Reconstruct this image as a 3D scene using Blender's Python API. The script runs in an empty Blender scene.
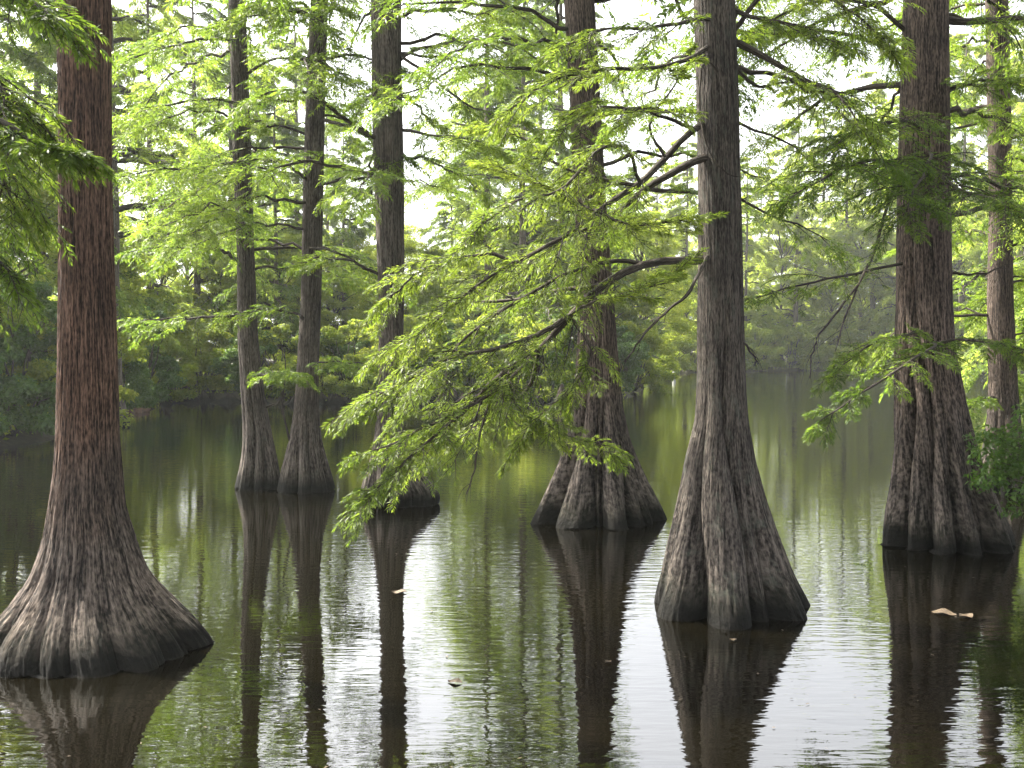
import bpy, math, random
import numpy as np
from math import radians as R
random.seed(3)
RNG = np.random.default_rng(11)
scn = bpy.context.scene
COL = scn.collection

# ------------------------------------------------------------------ camera geometry
F = 1000.0
PITCH = math.atan(39 / F)
CAMZ = 2.0
ca, sa = math.cos(PITCH), math.sin(PITCH)

def ray(px, py):
    dx = (px - 512) / F; dy = (384 - py) / F
    return np.array([dx, ca + dy * sa, -sa + dy * ca])

def P(px, py, Y):                       # point seen at the pixel, standing at world depth Y
    d = ray(px, py); t = Y / d[1]
    return np.array([0, 0, CAMZ]) + d * t

def G(px, py):                          # point of the water surface seen at the pixel
    d = ray(px, py); t = CAMZ / -d[2]
    return np.array([0, 0, CAMZ]) + d * t

# ------------------------------------------------------------------ object helpers
def link(o, parent=None):
    COL.objects.link(o)
    if parent is not None: o.parent = parent
    return o

def tag(o, label=None, cat=None, group=None, kind=None):
    if label: o['label'] = label
    if cat: o['category'] = cat
    if group: o['group'] = group
    if kind: o['kind'] = kind
    return o

def empty(name, loc, rz=0.0):
    o = bpy.data.objects.new(name, None); link(o)
    o.empty_display_size = 0.3
    o.location = loc; o.rotation_euler = (0, 0, rz)
    return o

def copy_tree(o, parent=None):
    c = o.copy(); link(c); c.parent = parent
    for ch in o.children: copy_tree(ch, c)
    return c

class MB:
    """collects triangles / quads with an optional per-vertex vector and per-vertex random"""
    def __init__(s): s.v = []; s.q = []; s.t = []; s.n = 0; s.a = []; s.r = []
    def add(s, v, q=None, t=None, vec=None, rnd=None):
        v = np.asarray(v, np.float32).reshape(-1, 3)
        if q is not None and len(q): s.q.append(np.asarray(q, np.int32).reshape(-1, 4) + s.n)
        if t is not None and len(t): s.t.append(np.asarray(t, np.int32).reshape(-1, 3) + s.n)
        s.v.append(v)
        s.a.append(np.zeros_like(v) if vec is None else np.asarray(vec, np.float32).reshape(-1, 3))
        s.r.append(np.full(len(v), .5, np.float32) if rnd is None else np.asarray(rnd, np.float32).ravel())
        s.n += len(v)
    def build(s, name, mat, parent=None, smooth=True, origin=None, vec=False, rnd=False):
        v = np.concatenate(s.v) if s.v else np.zeros((0, 3), np.float32)
        if origin is not None: v = v - np.asarray(origin, np.float32)
        q = np.concatenate(s.q) if s.q else np.zeros((0, 4), np.int32)
        t = np.concatenate(s.t) if s.t else np.zeros((0, 3), np.int32)
        me = bpy.data.meshes.new(name)
        me.vertices.add(len(v)); me.vertices.foreach_set('co', v.ravel())
        li = np.concatenate([q.ravel(), t.ravel()]).astype(np.int32)
        me.loops.add(len(li)); me.loops.foreach_set('vertex_index', li)
        nq, nt = len(q), len(t)
        me.polygons.add(nq + nt)
        st = np.concatenate([np.arange(nq) * 4, nq * 4 + np.arange(nt) * 3]).astype(np.int32)
        me.polygons.foreach_set('loop_start', st)
        if smooth: me.polygons.foreach_set('use_smooth', np.ones(nq + nt, bool))
        if vec:
            at = me.attributes.new('bark', 'FLOAT_VECTOR', 'POINT'); at.data.foreach_set('vector', np.concatenate(s.a).ravel())
        if rnd:
            at = me.attributes.new('rnd', 'FLOAT', 'POINT'); at.data.foreach_set('value', np.concatenate(s.r))
        me.update(calc_edges=True)
        me.materials.append(mat)
        o = bpy.data.objects.new(name, me); link(o, parent)
        return o

def nrm(a): return a / (np.linalg.norm(a, axis=-1, keepdims=True) + 1e-9)

# periodic value noise in (u: 0..1 wraps, v)
def vnoise(u, v, nu, seed):
    rg = np.random.default_rng(seed)
    tab = rg.random((nu, 257))
    x = (u % 1.0) * nu; i = np.floor(x).astype(int) % nu; f = x - np.floor(x); f = f * f * (3 - 2 * f)
    vv = v % 256.0; j = np.floor(vv).astype(int); g = vv - j; g = g * g * (3 - 2 * g); j = j % 256
    i2 = (i + 1) % nu
    return (tab[i, j] * (1 - f) + tab[i2, j] * f) * (1 - g) + (tab[i, j + 1] * (1 - f) + tab[i2, j + 1] * f) * g

def tubes(mb, pts, rad, sides=3):
    """pts (M,K,3), rad (M,K)"""
    pts = np.asarray(pts, float); M, K, _ = pts.shape
    T = np.gradient(pts, axis=1); T = nrm(T)
    ref = np.array([.31, .23, .92]); ref = ref / np.linalg.norm(ref)
    A = nrm(np.cross(T, ref)); B = np.cross(T, A)
    th = np.arange(sides) / sides * 2 * np.pi
    ring = A[:, :, None, :] * np.cos(th)[None, None, :, None] + B[:, :, None, :] * np.sin(th)[None, None, :, None]
    V = pts[:, :, None, :] + ring * rad[:, :, None, None]
    seg = np.concatenate([np.zeros((M, 1)), np.cumsum(np.linalg.norm(np.diff(pts, axis=1), axis=2), axis=1)], axis=1)
    vec = np.zeros_like(V); vec[..., 0] = np.cos(th)[None, None, :] * rad[:, :, None] * 3; vec[..., 1] = np.sin(th)[None, None, :] * rad[:, :, None] * 3
    vec[..., 2] = seg[:, :, None]
    idx = np.arange(M * K * sides).reshape(M, K, sides)
    a = idx[:, :-1, :]; b = np.roll(a, -1, axis=2); c = idx[:, 1:, :]; d = np.roll(c, -1, axis=2)
    q = np.stack([a, b, d, c], axis=-1).reshape(-1, 4)
    mb.add(V, q, vec=vec)

def leaves(mb, s, d, w, L, W, droop=0.0):
    """s,d,w (M,3); L,W (M,)"""
    L = L[:, None]; W = W[:, None]
    m = s + d * L * .45
    tip = s + d * L + np.array([0, 0, -1.0]) * L * droop
    n = np.cross(d, w)
    v = np.stack([s, m + w * W * .5 + n * W * .15, tip, m - w * W * .5 + n * W * .15], axis=1)
    M = len(s); q = np.arange(M * 4).reshape(M, 4)
    r = np.repeat(RNG.random(M), 4)
    mb.add(v, q, rnd=r)

Z = np.array([0, 0, 1.0])

def smooth_path(pts, n, jitter=0.0, rg=RNG):
    pts = np.asarray(pts, float); k = len(pts)
    # catmull-rom
    ext = np.vstack([2 * pts[0] - pts[1], pts, 2 * pts[-1] - pts[-2]])
    t = np.linspace(0, k - 1 - 1e-6, n); i = t.astype(int); f = (t - i)[:, None]
    p0, p1, p2, p3 = ext[i], ext[i + 1], ext[i + 2], ext[i + 3]
    o = .5 * ((2 * p1) + (-p0 + p2) * f + (2 * p0 - 5 * p1 + 4 * p2 - p3) * f ** 2 + (-p0 + 3 * p1 - 3 * p2 + p3) * f ** 3)
    if jitter:
        j = rg.normal(0, jitter, (n, 3)); j[0] = 0
        j[1:-1] = (j[:-2] + j[1:-1] + j[2:]) / 3
        o = o + j
    return o

def spray(wood, leaf, path, r0, r1, L2=.7, n2=16, n3=9, n4=11, lL=.07, lW=.011, start=.15, droop=.25, rise=.05,
          flat=.18, sides=6, rg=RNG, twigs=True, l3f=.42, leafdroop=.15, keep=1.0, bare=0.0):
    """a limb with flat feathery sprays of needles, as a bald cypress carries them"""
    K = len(path)
    tt = np.linspace(0, 1, K)
    rad = r0 * (1 - tt) ** .8 + r1
    tubes(wood, path[None], rad[None], sides)
    T = nrm(np.gradient(path, axis=0))
    t2 = np.clip(np.linspace(start, 1, n2) + rg.normal(0, .35 / n2, n2), 0, 1)
    x = t2 * (K - 1); i = np.minimum(x.astype(int), K - 2); f = (x - i)[:, None]
    p = path[i] * (1 - f) + path[i + 1] * f; tg = T[i]
    side = np.where(np.arange(n2) % 2 == 0, 1.0, -1.0)
    ang = rg.uniform(R(28), R(70), n2) * (1 - .55 * t2 ** 3)
    S = nrm(np.cross(tg, Z) + 1e-4)
    d2 = tg * np.cos(ang)[:, None] + S * (side * np.sin(ang))[:, None]
    d2 = d2 + Z * (rg.normal(rise, flat, n2))[:, None]; d2 = nrm(d2)
    l2 = L2 * (.35 + .65 * np.minimum(1, (t2 - start + .1) / .3)) * (1 - .55 * t2 ** 2) * rg.uniform(.55, 1.2, n2)
    k2 = 6; s = np.linspace(0, 1, k2)
    bend = nrm(rg.normal(0, 1, (n2, 3))) * .08
    p2 = p[:, None] + (d2 * l2[:, None])[:, None] * s[None, :, None] - Z * (droop * l2)[:, None, None] * (s ** 2)[None, :, None] \
        + bend[:, None] * (l2[:, None, None] * (np.sin(s * 3.1))[None, :, None])
    if twigs: tubes(wood, p2, (np.linspace(1, .3, k2)[None] * (r0 * .16 + .0035) * (l2 / L2)[:, None]), 3 if sides < 6 else 4)
    if leaf is None: return
    # level 3
    s3 = np.linspace(.12, 1, n3)
    jj = (s3 * (k2 - 1)); a = np.minimum(jj.astype(int), k2 - 2); ff = jj - a
    p3 = p2[:, a] * (1 - ff)[None, :, None] + p2[:, a + 1] * ff[None, :, None]
    T2 = nrm(p2[:, a + 1] - p2[:, a])
    N2 = nrm(Z[None, None] + rg.normal(0, .28, (n2, 1, 3)))
    S3 = nrm(np.cross(T2, N2))
    sd = np.where((np.arange(n3) % 2) == 0, 1., -1.)[None, :]
    an3 = rg.uniform(R(32), R(62), (n2, n3)) * (1 - .6 * s3[None] ** 4)
    d3 = nrm(T2 * np.cos(an3)[..., None] + S3 * (np.sin(an3) * sd)[..., None] + rg.normal(0, .12, (n2, n3, 3)))
    l3 = (l2[:, None] * l3f) * (1 - .5 * s3[None]) * rg.uniform(.6, 1.15, (n2, n3)) + lL * .6
    M = n2 * n3
    P3 = p3.reshape(M, 3); D3 = d3.reshape(M, 3); L3 = l3.reshape(M); T3 = T2.reshape(M, 3)
    if keep < 1 or bare > 0:
        msk = rg.random(M) < keep
        tpos = np.repeat(t2, n3)
        if bare > 0: msk &= ~(tpos < bare * rg.uniform(.6, 1.2, M))
        P3, D3, L3 = P3[msk], D3[msk], L3[msk]; M = len(P3)
        if M == 0: return
    dr = droop * .6
    if twigs and sides >= 6:
        s_ = np.linspace(0, 1, 3)
        pp = P3[:, None] + D3[:, None] * (L3[:, None] * s_)[..., None] - Z * ((dr * L3)[:, None] * s_ ** 2)[..., None]
        tubes(wood, pp, np.broadcast_to(np.array([.0028, .002, .0012]), (M, 3)), 3)
    s4 = np.linspace(.08, 1, n4)
    p4 = P3[:, None] + D3[:, None] * (L3[:, None] * s4)[..., None] - Z * ((dr * L3)[:, None] * s4 ** 2)[..., None]
    T4 = nrm(D3[:, None] - Z * (2 * dr * s4)[None, :, None])
    N4 = nrm(Z[None, None] + rg.normal(0, .35, (M, 1, 3)))
    S4 = nrm(np.cross(T4, N4))
    sd4 = np.where((np.arange(n4) % 2) == 0, 1., -1.)[None, :]
    an4 = rg.uniform(R(35), R(62), (M, n4)) * (1 - .8 * s4[None] ** 5)
    d4 = nrm(T4 * np.cos(an4)[..., None] + S4 * (np.sin(an4) * sd4)[..., None] + rg.normal(0, .14, (M, n4, 3)))
    w4 = nrm(np.cross(d4, N4 + rg.normal(0, .5, (M, n4, 3))))
    n = M * n4
    LL = lL * rg.uniform(.6, 1.2, n) * np.repeat(np.ones(M), n4) * (np.tile(1 - .35 * s4 ** 2, M))
    leaves(leaf, p4.reshape(n, 3), d4.reshape(n, 3), w4.reshape(n, 3), LL, lW * rg.uniform(.7, 1.3, n), leafdroop)

# ------------------------------------------------------------------ materials
def newmat(name):
    m = bpy.data.materials.new(name); m.use_nodes = True
    nt = m.node_tree; nt.nodes.clear()
    out = nt.nodes.new('ShaderNodeOutputMaterial')
    return m, nt, out
def N(nt, t, **kw):
    n = nt.nodes.new(t)
    for k, v in kw.items():
        if k.startswith('i_'): n.inputs[k[2:].replace('_', ' ')].default_value = v
        else: setattr(n, k, v)
    return n
def L(nt, a, b): nt.links.new(a, b)
def ramp(nt, fac, stops):
    r = nt.nodes.new('ShaderNodeValToRGB'); L(nt, fac, r.inputs[0])
    while len(r.color_ramp.elements) < len(stops): r.color_ramp.elements.new(.5)
    for e, (p, c) in zip(r.color_ramp.elements, stops): e.position = p; e.color = (*c, 1)
    return r
def mixc(nt, fac, a, b, mode='MIX'):
    n = nt.nodes.new('ShaderNodeMix'); n.data_type = 'RGBA'; n.blend_type = mode
    if isinstance(fac, (int, float)): n.inputs[0].default_value = fac
    else: L(nt, fac, n.inputs[0])
    for s, v in ((n.inputs[6], a), (n.inputs[7], b)):
        if isinstance(v, tuple): s.default_value = (*v, 1)
        else: L(nt, v, s)
    return n.outputs[2]

def leafmat(name, c1, c2, c3, tr, trf=.45, rough=.55, spec=.25):
    m, nt, out = newmat(name)
    at = N(nt, 'ShaderNodeAttribute', attribute_name='rnd')
    tc = N(nt, 'ShaderNodeNewGeometry')
    no = N(nt, 'ShaderNodeTexNoise'); no.inputs['Scale'].default_value = .9; no.inputs['Detail'].default_value = 2
    L(nt, tc.outputs['Position'], no.inputs['Vector'])
    ad = N(nt, 'ShaderNodeMath', operation='MULTIPLY_ADD'); L(nt, at.outputs['Fac'], ad.inputs[0]); ad.inputs[1].default_value = .45
    ma = N(nt, 'ShaderNodeMath', operation='MULTIPLY_ADD'); L(nt, no.outputs[0], ma.inputs[0]); ma.inputs[1].default_value = 1.1; ma.inputs[2].default_value = -.27
    L(nt, ma.outputs[0], ad.inputs[2])
    rp = ramp(nt, ad.outputs[0], [(.15, c1), (.5, c2), (.9, c3)])
    pb = N(nt, 'ShaderNodeBsdfPrincipled'); pb.inputs['Roughness'].default_value = rough
    pb.inputs['Specular IOR Level'].default_value = spec * .45
    L(nt, rp.outputs[0], pb.inputs['Base Color'])
    tl = N(nt, 'ShaderNodeBsdfTranslucent')
    L(nt, mixc(nt, 1.0, rp.outputs[0], tr, 'MULTIPLY'), tl.inputs['Color'])
    mx = N(nt, 'ShaderNodeMixShader'); mx.inputs[0].default_value = trf
    L(nt, pb.outputs[0], mx.inputs[1]); L(nt, tl.outputs[0], mx.inputs[2]); L(nt, mx.outputs[0], out.inputs[0])
    return m

def barkmat(name, dark, mid, light, red=None, redz=None, grain=26.0, bump=1.0, lichen=0.0, wet=.14, moss=.5):
    m, nt, out = newmat(name)
    at = N(nt, 'ShaderNodeAttribute', attribute_name='bark')
    mp = N(nt, 'ShaderNodeMapping'); mp.inputs['Scale'].default_value = (1, 1, .065); L(nt, at.outputs['Vector'], mp.inputs['Vector'])
    n1 = N(nt, 'ShaderNodeTexNoise'); n1.inputs['Scale'].default_value = grain * 1.7; n1.inputs['Detail'].default_value = 9; n1.inputs['Roughness'].default_value = .72
    n1.inputs['Distortion'].default_value = .35
    L(nt, mp.outputs[0], n1.inputs['Vector'])
    n2 = N(nt, 'ShaderNodeTexNoise'); n2.inputs['Scale'].default_value = 2.4; n2.inputs['Detail'].default_value = 4; L(nt, at.outputs['Vector'], n2.inputs['Vector'])
    mp3 = N(nt, 'ShaderNodeMapping'); mp3.inputs['Scale'].default_value = (1, 1, .35); L(nt, at.outputs['Vector'], mp3.inputs['Vector'])
    n3 = N(nt, 'ShaderNodeTexNoise'); n3.inputs['Scale'].default_value = grain * 2.2; n3.inputs['Detail'].default_value = 5; L(nt, mp3.outputs[0], n3.inputs['Vector'])
    cm = N(nt, 'ShaderNodeMath', operation='MULTIPLY_ADD'); L(nt, n3.outputs[0], cm.inputs[0]); cm.inputs[1].default_value = .5; cm.inputs[2].default_value = -.25
    cs = N(nt, 'ShaderNodeMath', operation='ADD'); L(nt, cm.outputs[0], cs.inputs[0]); L(nt, n1.outputs[0], cs.inputs[1])
    c = ramp(nt, cs.outputs[0], [(.40, dark), (.49, mid), (.64, light)]).outputs[0]
    var = ramp(nt, n2.outputs[0], [(.3, (.62, .6, .6)), (.7, (1.25, 1.2, 1.15))]).outputs[0]
    c = mixc(nt, 1.0, c, var, 'MULTIPLY')
    geo = N(nt, 'ShaderNodeNewGeometry'); sp = N(nt, 'ShaderNodeSeparateXYZ'); L(nt, geo.outputs['Position'], sp.inputs[0])
    if red is not None:
        mr = N(nt, 'ShaderNodeMapRange'); mr.inputs[1].default_value = redz[0]; mr.inputs[2].default_value = redz[1]
        ad = N(nt, 'ShaderNodeMath', operation='MULTIPLY_ADD'); L(nt, n2.outputs[0], ad.inputs[0]); ad.inputs[1].default_value = 1.2; L(nt, sp.outputs[2], ad.inputs[2])
        L(nt, ad.outputs[0], mr.inputs[0])
        cr = mixc(nt, 1.0, c, red, 'MULTIPLY')
        c = mixc(nt, mr.outputs[0], c, cr)
    if lichen > 0:
        n4 = N(nt, 'ShaderNodeTexNoise'); n4.inputs['Scale'].default_value = 9; n4.inputs['Detail'].default_value = 8; n4.inputs['Roughness'].default_value = .75
        mp4 = N(nt, 'ShaderNodeMapping'); mp4.inputs['Scale'].default_value = (1, 1, .6); L(nt, at.outputs['Vector'], mp4.inputs['Vector']); L(nt, mp4.outputs[0], n4.inputs['Vector'])
        lf = ramp(nt, n4.outputs[0], [(.53, (0, 0, 0)), (.63, (lichen,) * 3)]).outputs[0]
        c = mixc(nt, lf, c, (.09, .10, .082))
    # algae band and wet line at the water
    ad = N(nt, 'ShaderNodeMath', operation='MULTIPLY_ADD'); L(nt, n2.outputs[0], ad.inputs[0]); ad.inputs[1].default_value = -.35; L(nt, sp.outputs[2], ad.inputs[2])
    mr = N(nt, 'ShaderNodeMapRange'); mr.inputs[1].default_value = wet - .17; mr.inputs[2].default_value = wet + .04; mr.inputs[3].default_value = moss; mr.inputs[4].default_value = 0
    L(nt, ad.outputs[0], mr.inputs[0])
    c = mixc(nt, mr.outputs[0], c, (.010, .013, .005))
    mr2 = N(nt, 'ShaderNodeMapRange'); mr2.inputs[1].default_value = -.06; mr2.inputs[2].default_value = .05; mr2.inputs[3].default_value = .93; mr2.inputs[4].default_value = 0
    L(nt, ad.outputs[0], mr2.inputs[0])
    c = mixc(nt, mr2.outputs[0], c, (.0018, .0018, .0012))
    pb = N(nt, 'ShaderNodeBsdfPrincipled'); pb.inputs['Roughness'].default_value = .92; pb.inputs['Specular IOR Level'].default_value = .2
    L(nt, c, pb.inputs['Base Color'])
    hm = N(nt, 'ShaderNodeMath', operation='MULTIPLY_ADD'); L(nt, n3.outputs[0], hm.inputs[0]); hm.inputs[1].default_value = .6; L(nt, n1.outputs[0], hm.inputs[2])
    bp = N(nt, 'ShaderNodeBump'); bp.inputs['Strength'].default_value = bump; bp.inputs['Distance'].default_value = .05
    L(nt, hm.outputs[0], bp.inputs['Height']); L(nt, bp.outputs[0], pb.inputs['Normal'])
    L(nt, pb.outputs[0], out.inputs[0])
    return m

def plainmat(name, c1, c2, scale=6.0, rough=.9, bump=.4):
    m, nt, out = newmat(name)
    tc = N(nt, 'ShaderNodeNewGeometry')
    n1 = N(nt, 'ShaderNodeTexNoise'); n1.inputs['Scale'].default_value = scale; n1.inputs['Detail'].default_value = 6; L(nt, tc.outputs['Position'], n1.inputs['Vector'])
    c = ramp(nt, n1.outputs[0], [(.35, c1), (.65, c2)]).outputs[0]
    pb = N(nt, 'ShaderNodeBsdfPrincipled'); pb.inputs['Roughness'].default_value = rough; pb.inputs['Specular IOR Level'].default_value = .25
    L(nt, c, pb.inputs['Base Color'])
    bp = N(nt, 'ShaderNodeBump'); bp.inputs['Strength'].default_value = bump; bp.inputs['Distance'].default_value = .05
    L(nt, n1.outputs[0], bp.inputs['Height']); L(nt, bp.outputs[0], pb.inputs['Normal'])
    L(nt, pb.outputs[0], out.inputs[0])
    return m

M_NEAR = leafmat('cypress_fresh', (.04, .066, .012), (.07, .10, .018), (.12, .15, .03), (2.35, 2.35, 1.3), .5, .45, .4)
M_MID = leafmat('cypress_mid', (.035, .065, .012), (.065, .10, .018), (.115, .15, .028), (2.5, 2.5, 1.35), .52, .45, .4)
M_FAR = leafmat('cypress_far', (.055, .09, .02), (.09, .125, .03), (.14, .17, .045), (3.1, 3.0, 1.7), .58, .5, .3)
M_SUN_TINT = leafmat('sun_tinted_leaf', (.085, .125, .022), (.13, .165, .032), (.18, .20, .05), (3.2, 3.1, 1.8), .58, .5, .3)  # sunlit paleness of the far shore woods, put into the leaf colour
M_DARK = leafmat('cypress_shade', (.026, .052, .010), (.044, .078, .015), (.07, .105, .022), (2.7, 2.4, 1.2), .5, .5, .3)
M_BROAD = leafmat('broadleaf', (.055, .09, .016), (.09, .12, .024), (.14, .165, .035), (3.7, 3.4, 1.6), .58, .45, .3)
M_BUSH = leafmat('bush_leaf', (.026, .055, .014), (.042, .08, .020), (.07, .11, .03), (2.5, 2.4, 1.2), .4, .4, .35)

B_RED = barkmat('bark_red_grey', (0.0132, 0.0110, 0.0099), (0.0756, 0.0622, 0.0537), (0.1955, 0.1644, 0.1403), red=(1.18, .88, .76), redz=(1.3, 2.3), grain=30, bump=1.0)
B_GREY = barkmat('bark_grey', (0.0132, 0.0110, 0.0099), (0.0610, 0.0525, 0.0464), (0.1495, 0.1323, 0.1150), grain=34, bump=1.0, lichen=.5)
B_BROWN = barkmat('bark_brown', (0.0110, 0.0094, 0.0083), (0.0610, 0.0525, 0.0464), (0.1610, 0.1403, 0.1242), grain=30, bump=1.0, red=(1.06, .95, .90), redz=(1.0, 2.5))
B_MID = barkmat('bark_mid', (0.0165, 0.0132, 0.0110), (0.0732, 0.0610, 0.0525), (0.1610, 0.1437, 0.1265), grain=26, bump=1.0, lichen=.3)
B_FAR = barkmat('bark_far', (0.0220, 0.0176, 0.0143), (0.0793, 0.0647, 0.0525), (0.1495, 0.1323, 0.1150), grain=20, bump=.6, moss=.3)
B_LIMB = barkmat('bark_limb', (.012, .010, .008), (.042, .035, .028), (.10, .09, .075), grain=30, bump=.6, lichen=.25, moss=0, wet=-5)
M_KNEE = barkmat('bark_knee', (.006, .005, .004), (.034, .026, .019), (.09, .07, .054), grain=20, bump=.8)
M_LITTER = plainmat('leaf_litter', (.014, .013, .006), (.035, .03, .014), 5)
M_DEAD = plainmat('dead_wood', (.035, .022, .015), (.10, .06, .04), 12)
M_FLOAT = plainmat('dry_leaf', (.045, .032, .02), (.085, .062, .038), 40, .6)
M_POST = plainmat('pale_post', (.16, .16, .15), (.25, .25, .24), 9)

# ------------------------------------------------------------------ trunks
def smooth1(y, n):
    k = np.hanning(n + 2)[1:-1]; k /= k.sum()
    return np.convolve(np.pad(y, n // 2, mode='edge'), k, mode='valid')[:len(y)]

def trunk_from_profile(prof, Yw, mat, parent, root, top=18.0, topr=.06, res=320, nz=420, ridges=9, depth=.16, zr=1.2, seed=1, fib=.012,
                       lean=(0, 0), sharp=1.0, asym=None, nf=80):
    zs, cx, rr = [], [], []
    for py, l, r in prof:
        a = P(l, py, Yw); b = P(r, py, Yw)
        zs.append(a[2]); cx.append((a[0] + b[0]) / 2); rr.append((b[0] - a[0]) / 2)
    zs, cx, rr = map(np.array, (zs, cx, rr)); o = np.argsort(zs); zs, cx, rr = zs[o], cx[o], rr[o]
    z1 = zs[-1]
    sl = (cx[-1] - cx[-3]) / (zs[-1] - zs[-3])
    zz = np.concatenate([np.linspace(-.5, z1, int(nz * .85)), np.linspace(z1, top, int(nz * .15) + 2)[1:]])
    # denser low down
    c = np.interp(zz, zs, cx); r = np.interp(zz, zs, rr)
    hi = zz > z1
    c[hi] = cx[-1] + sl * (zz[hi] - z1) * np.exp(-(zz[hi] - z1) / 6)
    r[hi] = rr[-1] + (topr - rr[-1]) * (zz[hi] - z1) / (top - z1)
    k = 21
    c = smooth1(c, k); r = smooth1(r, k)
    th = np.arange(res) / res * 2 * np.pi
    U, V = np.meshgrid(th / (2 * np.pi), zz)
    rg = np.random.default_rng(seed)
    # buttress ridges: each wanders a little with the height and dies out upwards
    depth = depth * 1.5
    w8 = rg.uniform(.45, 1.6, ridges); base = np.concatenate([[0], np.cumsum(w8)]) / w8.sum()
    Uw = (U + .16 + (.30 / ridges) * np.sin(V * 1.7 + rg.uniform(0, 6)) * np.clip(V, 0, 1.5) + (.5 / ridges) * (vnoise(U, V * 1.3, ridges, seed + 3) - .5)) % 1.0
    cell = np.clip(np.searchsorted(base, Uw, side='right') - 1, 0, ridges - 1)
    t_ = (Uw - base[cell]) / (base[cell + 1] - base[cell])
    zc = zr * rg.uniform(.6, 1.7, ridges)                      # each fold dies out at its own height
    rel = np.clip(w8 / w8.mean(), .6, 1.3)
    lobe = np.sin(np.pi * np.clip(t_, 0, 1)) ** .55
    out = rg.uniform(.75, 1.12, ridges)
    # groove strength on each border is shared by both neighbours so the surface stays closed
    gz = np.minimum(zc, np.roll(zc, -1))
    gl, gr = np.roll(gz, 1)[cell], gz[cell]
    g_h = gl * (1 - t_) + gr * t_
    amt = depth * np.clip(1 - np.clip(V, 0, 99) / (g_h * 1.35), 0, 1) ** .8
    ocell = out[cell] * lobe * rel[cell]
    RR = r[:, None] * (1 + amt * (ocell - .97) * 1.25)
    # slight irregular section
    RR = RR * (1 + .02 * (vnoise(U, V * .9, 5, seed + 5) - .5) * 2)
    # fibrous bark strips
    arc = np.concatenate([[0], np.cumsum(np.hypot(np.diff(zz), np.diff(r)))])[:, None] * np.ones_like(U)
    tw = U + .012 * np.sin(arc * 2.1 + seed)
    s1 = vnoise(tw, arc * 2.6, nf, seed + 9); s2 = vnoise(tw, arc * 5.5, nf * 2, seed + 10)
    st = 1 - np.abs(s1 * 2 - 1); st2 = 1 - np.abs(s2 * 2 - 1)
    RR = RR + fib * (st ** .7 * 1.0 + st2 * .5 - .8) * np.clip(r[:, None] / .35, .5, 1.6)
    X = c[:, None] + RR * np.cos(th)[None]; Yy = Yw + lean[1] * np.clip(zz, 0, 50)[:, None] + RR * np.sin(th)[None]
    v = np.stack([X, Yy, np.broadcast_to(zz[:, None], X.shape)], -1)
    rt = .33
    vec = np.stack([np.cos(th)[None] * rt + 0 * X, np.sin(th)[None] * rt + 0 * X, arc], -1)
    nzz = len(zz); idx = np.arange(nzz * res).reshape(nzz, res)
    a = idx[:-1]; b = np.roll(a, -1, 1); d_ = idx[1:]; e = np.roll(d_, -1, 1)
    mb = MB(); mb.add(v, np.stack([a, b, e, d_], -1), vec=vec)
    ob = mb.build('trunk', mat, parent, origin=root, vec=True)
    def axis(z):
        return np.array([np.interp(z, zz, c), Yw + lean[1] * max(z, 0), z]), float(np.interp(z, zz, r))
    return ob, axis

def limb_pts(axis, z, az, length, rise=.25, droop=.5, rg=RNG, n=14):
    p0, r = axis(z)
    d = np.array([math.cos(az), math.sin(az), 0])
    s = np.linspace(0, 1, n)[:, None]
    pts = p0 + d * (r * .6 + s * length) + Z * (rise * length * s - droop * length * s ** 2)
    side = np.array([-d[1], d[0], 0])
    pts = pts + side * (np.sin(s * rg.uniform(2, 4) + rg.uniform(0, 6)) - 0) * .06 * length * s
    j = rg.normal(0, .012 * length, (n, 3)); j[0] = 0
    return pts + j

def add_limb(root, parent, path, r0, mat, **kw):
    w, l = MB(), MB()
    spray(w, l, path, r0, .004, **kw)
    b = w.build('branch', B_LIMB, parent, origin=root, vec=True)
    if l.n: l.build('foliage', mat, b, smooth=False, origin=root, rnd=True)
    return b

def upper_crown(root, parent, axis, z0, z1, nl, lmax, mat, rg, lL=.15, lW=.035, n2=11, n3=7, n4=8, keep=.8):
    w, l = MB(), MB()
    for k in range(nl):
        z = z0 + (z1 - z0) * (k + rg.random()) / nl
        f = (z - z0) / (z1 - z0)
        ln = lmax * (1 - .75 * f ** 1.3) * rg.uniform(.6, 1.1)
        pth = limb_pts(axis, z, rg.uniform(0, 2 * math.pi), ln, rg.uniform(.05, .4), rg.uniform(.25, .55), rg)
        spray(w, l, pth, .045 * ln / 3 + .01, .004, L2=ln * .33, n2=n2, n3=n3, n4=n4, lL=lL, lW=lW, start=.25, sides=5, twigs=True, rg=rg, keep=keep)
    w.build('upper_branches', B_LIMB, parent, origin=root, vec=True)
    l.build('crown', mat, parent, smooth=False, origin=root, rnd=True)

def named_tree(name, label, cat, Yw, prof, mat, **kw):
    b = prof[-1]; x = P((b[1] + b[2]) / 2, b[0], Yw)[0]
    root = np.array([x, Yw, 0.0])
    e = empty(name, root); tag(e, label, cat, 'tall bald cypresses standing in the water')
    ob, axis = trunk_from_profile(prof, Yw, mat, e, root, **kw)
    return e, root, axis

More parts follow.
